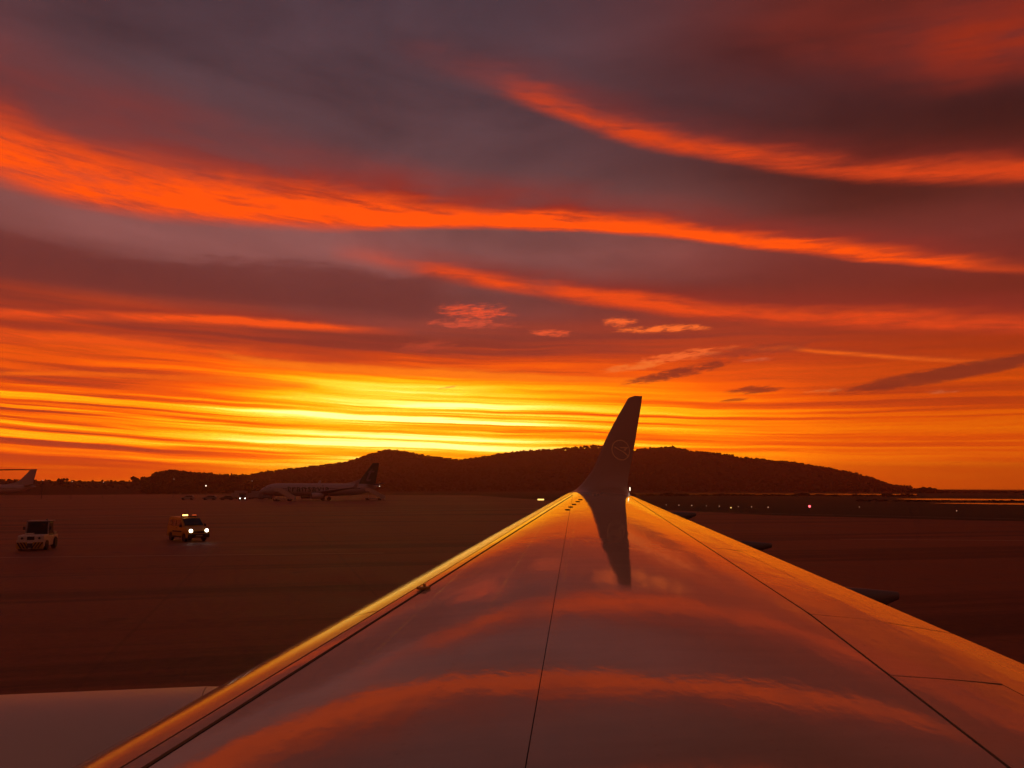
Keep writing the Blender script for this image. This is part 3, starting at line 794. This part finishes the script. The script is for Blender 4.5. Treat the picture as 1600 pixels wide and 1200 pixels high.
    if text:
        def lettering(body, size, name, mat, parent, place):
            cu = bpy.data.curves.new('lettering', 'FONT'); cu.body = body; cu.size = size; cu.space_character = 1.12; cu.offset = .02
            o = bpy.data.objects.new('lettering', cu); COL.objects.link(o)
            me = bpy.data.meshes.new_from_object(o.evaluated_get(bpy.context.evaluated_depsgraph_get()))
            bpy.data.objects.remove(o); bm = bmesh.new(); bm.from_mesh(me)
            bmesh.ops.triangulate(bm, faces=bm.faces)
            for _ in range(2): bmesh.ops.subdivide_edges(bm, edges=[e for e in bm.edges if e.calc_length() > size * .16], cuts=1)
            bmesh.ops.triangulate(bm, faces=bm.faces)
            for v in bm.verts: v.co = place(v.co.x, v.co.y)
            bm.to_mesh(me); bm.free(); me.name = name; me.materials.clear(); me.materials.append(mat)
            q = bpy.data.objects.new(name, me); COL.objects.link(q); q.parent = parent
            return q
        lettering('transavia', 3.35, 'lettering', M['green'], fus, lambda x, z: side(11.8 - x, 2.90 + z * .90, .035))
        lettering('t', 7.4, 'fin_emblem', M['grey'], fin, lambda x, z: (-14.0 - x * .95 - z * .50, .50 - .035 * z, 6.2 + z * 1.05))
    return p

pa = make_airliner()
ax_, ay_ = bear(-13.75, 256)[:2]
pa.location = (ax_, ay_, 0); pa.rotation_euler = (0, 0, R(180 + 13.85 + 20))
tag(pa, 'white airliner with dark lettering and boarding stairs parked beneath the hill', 'airliner')
pb = make_airliner(False)
bx_, by_ = bear(-34.3, 405)[:2]
pb.location = (bx_, by_, 0); pb.rotation_euler = (0, 0, R(180 + 34))
tag(pb, 'pale airliner whose tail fin rises at the left edge of the skyline', 'airliner')
# thin open roof beside that fin
cp = empty('canopy', bear(-34.4, 420)); cp.rotation_euler = (0, 0, R(34))
tag(cp, 'thin dark curved roof edge beside the tail fin at the left edge', 'canopy')
rg = []
for k in range(17):
    u = k / 16; x = -16 + 35 * u; z = 10.6 + 1.9 * u - 1.2 * (u - .5) ** 2 * 1.5
    rg.append([(x, -3, z), (x, 3, z), (x, 3, z + .75 - .4 * u), (x, -3, z + .75 - .4 * u)])
MB().rings(rg).build('roof', M['darkgrey'], cp, smooth=True)
for x in (-15, -9): MB().box((x, 0, 5.2), (.5, .5, 10.8)).build('post', M['darkgrey'], cp)

# ------------------------------------------------------------------ boarding stairs
def make_stairs():
    s_ = empty('boarding_stairs')                       # local x: up towards the aircraft, foot at the back
    MB().box((1.6, 0, .55), (5.4, 1.7, .35)).build('chassis', M['offwhite'], s_, bevel=.04)
    for x in (-.4, 3.5):
        for y in (-.75, .75):
            MB().lathe([(-.12, .2), (-.12, .36), (.12, .36), (.12, .2)], 'y', (x, y, .36), 14).build('wheel', M['rubber'], s_)
    MB().poly([(-2.2, -.75, .15), (-2.2, -.75, .40), (2.9, -.75, 2.95), (2.9, -.75, 2.65)], (0, 1.5, 0)).build('stringer', M['tug'], s_)
    for k in range(13):
        u = k / 12; MB().box((-2.0 + 4.8 * u, 0, .45 + 2.45 * u), (.30, 1.4, .06)).build('step', M['grey'], s_)
    MB().box((3.6, 0, 2.85), (1.5, 1.6, .14)).build('platform', M['offwhite'], s_)
    for y in (-.78, .78):
        MB().poly([(-2.2, y - .03, .45), (-2.2, y - .03, 1.35), (2.9, y - .03, 3.95), (4.3, y - .03, 3.95), (4.3, y - .03, 2.9), (2.9, y - .03, 2.9)], (0, .06, 0)).build('side_panel', M['tug'], s_)
    for x in (.6, 3.2): MB().tube((x, 0, .6), (x + .3, 0, 2.2), .09).build('lift_strut', M['steel'], s_)
    return s_
def beside(x, y):                                       # a point in the parked airliner's frame
    a = pa.rotation_euler.z; return (ax_ + x * math.cos(a) - y * math.sin(a), ay_ + x * math.sin(a) + y * math.cos(a), 0)
st = make_stairs(); st.location = beside(12.3, 4.9); st.rotation_euler = (0, 0, pa.rotation_euler.z + R(-44))
tag(st, 'white boarding stairs at the front door of the lettered airliner', 'boarding stairs', 'boarding stairs at the parked airliner')
st2 = copy_thing(st); st2.location = beside(-17.5, 4.6); st2.rotation_euler = (0, 0, pa.rotation_euler.z + R(-40))
tag(st2, 'white boarding stairs at the rear door of the lettered airliner', 'boarding stairs', 'boarding stairs at the parked airliner')

# ------------------------------------------------------------------ vehicles
def wheel(parent, x, y, r, w, mat=None):
    o = MB().lathe([(-w / 2, r * .62), (-w / 2, r * .92), (-w * .36, r), (w * .36, r), (w / 2, r * .92), (w / 2, r * .62)], 'y', (x, y, r), 22).build('wheel', M['rubber'], parent, smooth=True)
    MB().lathe([(-w * .42, r * .60), (-w * .50, r * .30), (w * .50, r * .30), (w * .42, r * .60)], 'y', (x, y, r), 18).build('rim', M['steel'], o, smooth=True)
    return o

def shell(name, prof, half, mat, parent, bevel=.03):
    """side profile (x, z) swept across; half(z) is the half width at that height"""
    n_ = len(prof); v = [(x, half(z), z) for x, z in prof] + [(x, -half(z), z) for x, z in prof]
    f = [tuple(range(n_)), tuple(range(2 * n_ - 1, n_ - 1, -1))] + [(j, n_ + j, n_ + (j + 1) % n_, (j + 1) % n_) for j in range(n_)]
    return MB().add(v, f).build(name, mat, parent, bevel=bevel)

def arch(x, r, n_=8):
    return [(x - r * math.cos(math.pi * k / n_), .30 + r * math.sin(math.pi * k / n_)) for k in range(n_ + 1)]

def quad(name, pts, mat, parent, off):
    return MB().poly(pts, off).build(name, mat, parent)

M['amber'] = material('amber_lens', (.45, .12, .02), .15, emit=((1.0, .12, .03), .5))
def make_van():
    v = empty('service_van')                            # x forward; nose at +2.0
    half = lambda z: .83 - max(0, z - .95) * .13
    prof = [(-1.98, .42)] + arch(-1.28, .37) + arch(1.22, .37) + [(1.92, .30), (2.02, .42), (2.03, .66), (1.94, .88), (1.62, 1.03), (1.10, 1.14), (.42, 1.72), (.20, 1.80), (-1.70, 1.82), (-1.90, 1.72), (-2.0, 1.05)]
    body = shell('body', prof, half, M['yellow'], v)
    quad('windscreen', [(1.06, .70, 1.20), (1.06, -.70, 1.20), (.47, -.64, 1.68), (.47, .64, 1.68)], M['glass'], v, (.025, 0, .03))
    for sg in (1, -1):
        yb = lambda z: sg * (half(z) + .004)
        for nm, P in (('door_window', [(.86, 1.14), (.30, 1.62), (-.22, 1.62), (-.22, 1.14)]), ('side_window', [(-.34, 1.14), (-.34, 1.62), (-1.05, 1.62), (-1.05, 1.14)]), ('side_window', [(-1.17, 1.16), (-1.17, 1.60), (-1.72, 1.60), (-1.80, 1.16)])):
            quad(nm, [(x, yb(z), z) for x, z in P], M['glass'], v, (0, sg * .012, 0))
        quad('trim_strip', [(x, yb(z), z) for x, z in ((.80, .70), (.80, .80), (-.86, .80), (-.86, .70))], M['black'], v, (0, sg * .02, 0))
        quad('sill', [(x, yb(z), z) for x, z in ((.80, .30), (.80, .42), (-.86, .42), (-.86, .30))], M['black'], v, (0, sg * .02, 0))
        MB().box((.80, sg * .93, 1.18), (.14, .18, .20)).build('door_mirror', M['black'], v, bevel=.03)
        quad('door_handle', [(x, yb(z), z) for x, z in ((-.02, .98), (-.02, 1.02), (-.18, 1.02), (-.18, .98))], M['black'], v, (0, sg * .03, 0))
        hl = MB().lathe([(-.05, .05), (-.02, .135), (.03, .135), (.075, .07)], 'x', (1.965, sg * .60, .83), 18).build('headlight', M['headlight'], v, smooth=True)
        wheel(v, 1.22, sg * .72, .31, .19); wheel(v, -1.28, sg * .72, .31, .19)
        quad('rear_light', [(-1.99, sg * .62, .95), (-1.99, sg * .78, .95), (-1.95, sg * .74, 1.35), (-1.95, sg * .62, 1.35)], M['grey'], v, (-.02, 0, 0))
    MB().box((2.0, 0, .46), (.16, 1.62, .28)).build('bumper', M['black'], v, bevel=.04)
    MB().box((-2.02, 0, .48), (.14, 1.62, .24)).build('bumper', M['black'], v, bevel=.04)
    MB().box((2.03, 0, .74), (.05, .80, .13)).build('grille', M['black'], v)
    MB().box((2.09, 0, .47), (.02, .50, .10)).build('number_plate', M['offwhite'], v)
    bar = MB().box((.05, 0, 1.865), (.30, 1.20, .09)).build('light_bar', M['black'], v, bevel=.02)
    MB().box((.05, -.30, 1.945), (.26, .34, .10)).build('beacon', M['beacon'], bar, bevel=.03)
    MB().box((.05, .40, 1.935), (.24, .30, .08)).build('beacon', M['amber'], bar, bevel=.03)
    MB().tube((-1.4, .55, 1.80), (-1.5, .55, 2.30), .012).poly([(-1.5, .54, 2.28), (-1.5, .54, 2.06), (-1.95, .54, 2.12), (-1.95, .54, 2.30)], (0, .012, 0)).build('roof_flag', M['offwhite'], v)
    return v
van = make_van(); van.location = bear(-22.5, 65.5); van.rotation_euler = (0, 0, R(-45))
tag(van, 'yellow service van with headlights and orange roof beacon lit', 'van')

def make_tug():
    t_ = empty('aircraft_tug')                          # x forward
    shell('chassis', [(-2.0, .28), (1.74, .28), (1.74, 1.02), (1.66, 1.10), (.55, 1.12), (.45, 1.0), (-2.0, 1.0)], lambda z: .84, M['tug'], t_, .04)
    fp = MB().box((1.80, 0, .46), (.12, 1.72, .62)).build('bumper_plate', M['tug'], t_, bevel=.02)
    for sg in (1, -1):
        quad('hazard_panel', [(1.862, sg * .18, .17), (1.862, sg * .85, .17), (1.862, sg * .85, .62), (1.862, sg * .18, .62)], M['yellow'], t_, (.006, 0, 0))
        for k in range(3):                              # slanting hazard bars
            yt = .84 - .20 * k
            quad('hazard_bar', [(1.869, sg * (yt - .26), .18), (1.869, sg * (yt - .36), .18), (1.869, sg * (yt - .10), .61), (1.869, sg * yt, .61)], M['black'], t_, (.006, 0, 0))
        MB().lathe([(-.03, .08), (.03, .08), (.05, .04)], 'x', (1.76, sg * .55, .90), 14).build('headlight', M['darkgrey'], t_)
        wheel(t_, 1.0, sg * .80, .36, .24); wheel(t_, -1.25, sg * .80, .42, .28)
    MB().box((1.72, 0, .88), (.14, .46, .28)).build('grille', M['black'], t_)
    MB().box((1.86, 0, .40), (.12, .34, .30)).build('tow_hitch', M['darkgrey'], t_, bevel=.02)
    # open-framed cab with a slanting windscreen
    cab = shell('cab', [(.30, 1.0), (.16, 1.98), (-1.05, 2.02), (-1.15, 1.0)], lambda z: .74 - (z - 1.0) * .06, M['darkgrey'], t_, .03)
    quad('windscreen', [(.285, .64, 1.20), (.285, -.64, 1.20), (.178, -.60, 1.90), (.178, .60, 1.90)], M['glass'], cab, (.02, 0, .01))
    for sg in (1, -1):
        quad('side_window', [(.18, sg * .742, 1.14), (.08, sg * .695, 1.88), (-.95, sg * .695, 1.88), (-1.02, sg * .742, 1.14)], M['glass'], cab, (0, sg * .015, 0))
        MB().tube((.34, sg * .74, 1.0), (.19, sg * .69, 1.99), .045).build('pillar', M['offwhite'], cab)
        MB().box((.30, sg * .86, 1.55), (.06, .14, .24)).build('door_mirror', M['darkgrey'], cab)
    MB().box((-.48, 0, 2.05), (1.34, 1.58, .07)).build('roof', M['offwhite'], cab, bevel=.02)
    MB().lathe([(0, .07), (.10, .07), (.14, .03)], 'z', (-.3, .45, 2.085), 12).build('beacon', M['grey'], cab)
    MB().box((.75, -.35, 1.16), (.45, .5, .12)).build('engine_cover', M['tug'], t_, bevel=.02)
    MB().box((-1.6, 0, 1.1), (.7, 1.5, .24)).build('rear_deck', M['grey'], t_, bevel=.02)
    return t_
tug = make_tug(); tug.location = bear(-31.2, 61.0); tug.rotation_euler = (0, 0, R(-73)); tug.scale = (.90, .90, .90)
tag(tug, 'white aircraft tug with striped hazard plate parked at the far left', 'tug')

def make_car(name, L, H, mat, lights=False, box=False):
    c_ = empty(name); W = 1.7 if not box else 2.1
    if box:
        MB().box((-L * .14, 0, H * .58), (L * .70, W, H * .76)).build('cargo_box', mat, c_, bevel=.05)
        shell('cab', [(L * .22, .4), (L * .5, .4), (L * .5, 1.15), (L * .42, H * .72), (L * .22, H * .74)], lambda z: W / 2 - .04, mat, c_, .05)
        quad('windscreen', [(L * .498, W * .42, 1.2), (L * .498, -W * .42, 1.2), (L * .428, -W * .40, H * .69), (L * .428, W * .40, H * .69)], M['glass'], c_, (.03, 0, .02))
        MB().box((0, 0, .45), (L * .94, W * .5, .2)).build('frame', M['black'], c_)
    else:
        shell('body', [(-L / 2, .45)] + [(x * 1.0, z) for x, z in arch(-L * .31, .36, 6)] + [(x, z) for x, z in arch(L * .31, .36, 6)] + [(L / 2, .45), (L / 2, .72), (L * .24, .95), (L * .06, H), (-L * .40, H), (-L / 2, .95)], lambda z: W / 2 - max(0, z - .9) * .2, mat, c_, .04)
        quad('windscreen', [(L * .225, W * .40, 1.0), (L * .225, -W * .40, 1.0), (L * .075, -W * .36, H - .07), (L * .075, W * .36, H - .07)], M['glass'], c_, (.03, 0, .02))
        for sg in (1, -1): quad('side_window', [(L * .19, sg * W * .49, 1.0), (L * .06, sg * W * .45, H - .1), (-L * .38, sg * W * .45, H - .1), (-L * .42, sg * W * .49, 1.0)], M['glass'], c_, (0, sg * .02, 0))
    for sg in (1, -1):
        for x in (L * .31, -L * .31): wheel(c_, x, sg * (W / 2 - .12), .34, .2)
        MB().lathe([(-.04, .05), (0, .16 if lights else .10), (.04, .08)], 'x', (L / 2 + .01, sg * W * .36, .74), 12).build('headlight', M['headlight'] if lights else M['grey'], c_)
    return c_
def place(o, a, r, heading, label, cat, group=None):
    o.location = bear(a, r); o.rotation_euler = (0, 0, R(heading)); tag(o, label, cat, group); return o
FAR = 'vehicles parked by the lettered airliner'
place(make_car('service_truck', 4.6, 2.4, M['darkgrey'], True, True), -19.1, 262, -72, 'small truck with two bright headlights left of the airliner nose', 'truck', FAR)
place(make_car('box_truck', 6.0, 3.1, M['offwhite'], False, True), -19.35, 300, 160, 'pale box truck behind the truck with lit headlights', 'truck', FAR)
place(make_car('box_truck', 5.6, 3.0, M['offwhite'], False, True), -18.25, 296, 170, 'pale box truck just ahead of the airliner nose', 'truck', FAR)
place(make_car('box_truck', 5.0, 2.9, M['grey'], False, True), -17.55, 292, 175, 'grey box truck half hidden behind the airliner nose', 'truck', FAR)
place(make_car('parked_car', 4.2, 1.5, M['offwhite']), -22.65, 285, 190, 'pale car at the left end of the far vehicle row', 'car', FAR)
place(make_car('parked_car', 4.4, 1.5, M['grey']), -21.25, 280, 185, 'grey car second from the left in the far row', 'car', FAR)
place(make_car('parked_car', 4.3, 1.45, M['darkgrey']), -20.15, 276, 180, 'dark car at the right end of the far vehicle row', 'car', FAR)

# ------------------------------------------------------------------ lamps and the lit taxiway sign
def lamp_post(name, h, r, mat, head='globe'):
    l = empty(name)
    MB().tube((0, 0, 0), (0, 0, h), max(.03, h * .012), max(.03, h * .008), 8).build('post', M['darkgrey'], l)
    MB().lathe([(-r, r * .2), (-r * .7, r * .75), (0, r), (r * .7, r * .75), (r, r * .2)], 'z', (0, 0, h + r * .7), 12).build('lamp', mat, l, smooth=True)
    return l
G1 = 'white lamps along the left skyline'
for (a, r, h, s_, lab) in ((-31.18, 330, 6.6, .20, 'white lamp on a mast right of the left tail fin'), (-29.56, 330, 6.2, .20, 'white lamp on a mast under the tall left tree'),
                           (-27.77, 330, 6.0, .18, 'white lamp on a mast below the low left tree line'), (-23.56, 340, 7.4, .17, 'white lamp on a mast against the small left hump'),
                           (-21.52, 300, 4.6, .28, 'bright white lamp on a mast above the far vehicle row'), (-18.53, 320, 6.6, .16, 'white lamp on a mast above the lit truck')):
    place(lamp_post('lamp_mast', h, s_ * .8, M['lamp_white'] if s_ > .25 else M['lamp_dim']), a, r, 0, lab, 'lamp', G1)
place(lamp_post('obstruction_lamp', .55, .20, M['lamp_red']), 20.91, 152, 0, 'red lamp shining on the dark grass right of the wing', 'lamp')
G2 = 'small runway edge lamps right of the winglet'
for k, (a, e) in enumerate(((11.2, -1.22), (12.1, -1.24), (13.0, -1.26), (14.0, -1.28), (14.9, -1.30), (15.7, -1.40), (16.2, -1.32), (17.1, -1.33), (18.2, -1.36), (24.05, -1.28), (29.7, -1.46))):
    r = (EYE - .35) / math.tan(R(-e))
    place(lamp_post('edge_lamp', .30, .055 + .02 * (k % 3), M['lamp_warm'] if k == 5 else M['lamp_dim']), a, r, 0, ('brightest amber runway edge lamp in the row right of the winglet' if k == 5 else '%s small dim lamp right of the winglet in the runway edge row' % ('first', 'second', 'third', 'fourth', 'fifth', '', 'sixth', 'seventh', 'last')[k]) if k < 9 else
          ('lone dim lamp on the grass right of the red lamp', 'lone dim lamp on the grass near the right edge')[k - 9], 'lamp', G2 if k < 9 else None)
sg_ = place(empty('taxiway_sign'), 2.12, 228, 0, 'small lit yellow sign on the grass left of the winglet', 'sign')
MB().box((0, 0, .62), (2.0, .22, .50)).build('case', M['black'], sg_)
MB().box((0, -.125, .62), (1.86, .03, .38)).build('panel', M['lamp_warm'], sg_)
for x in (-.7, .7): MB().tube((x, 0, 0), (x, 0, .4), .05).build('leg', M['darkgrey'], sg_)

# ------------------------------------------------------------------ dusk air over the airfield
hz = bpy.data.materials.new('dusk_air'); hz.use_nodes = True; hz.node_tree.nodes.clear()
_o = hz.node_tree.nodes.new('ShaderNodeOutputMaterial'); _v = hz.node_tree.nodes.new('ShaderNodeVolumePrincipled')
_v.inputs['Color'].default_value = (.98, .46, .26, 1); _v.inputs['Density'].default_value = HAZE; _v.inputs['Anisotropy'].default_value = .60
hz.node_tree.links.new(_v.outputs[0], _o.inputs['Volume'])
tag(MB().box((0, 0, 44), (6000, 6000, 90)).build('haze', hz), kind='stuff')
scene.cycles.volume_bounces = 0
scene.cycles.max_bounces = 6
scene.cycles.diffuse_bounces = 2
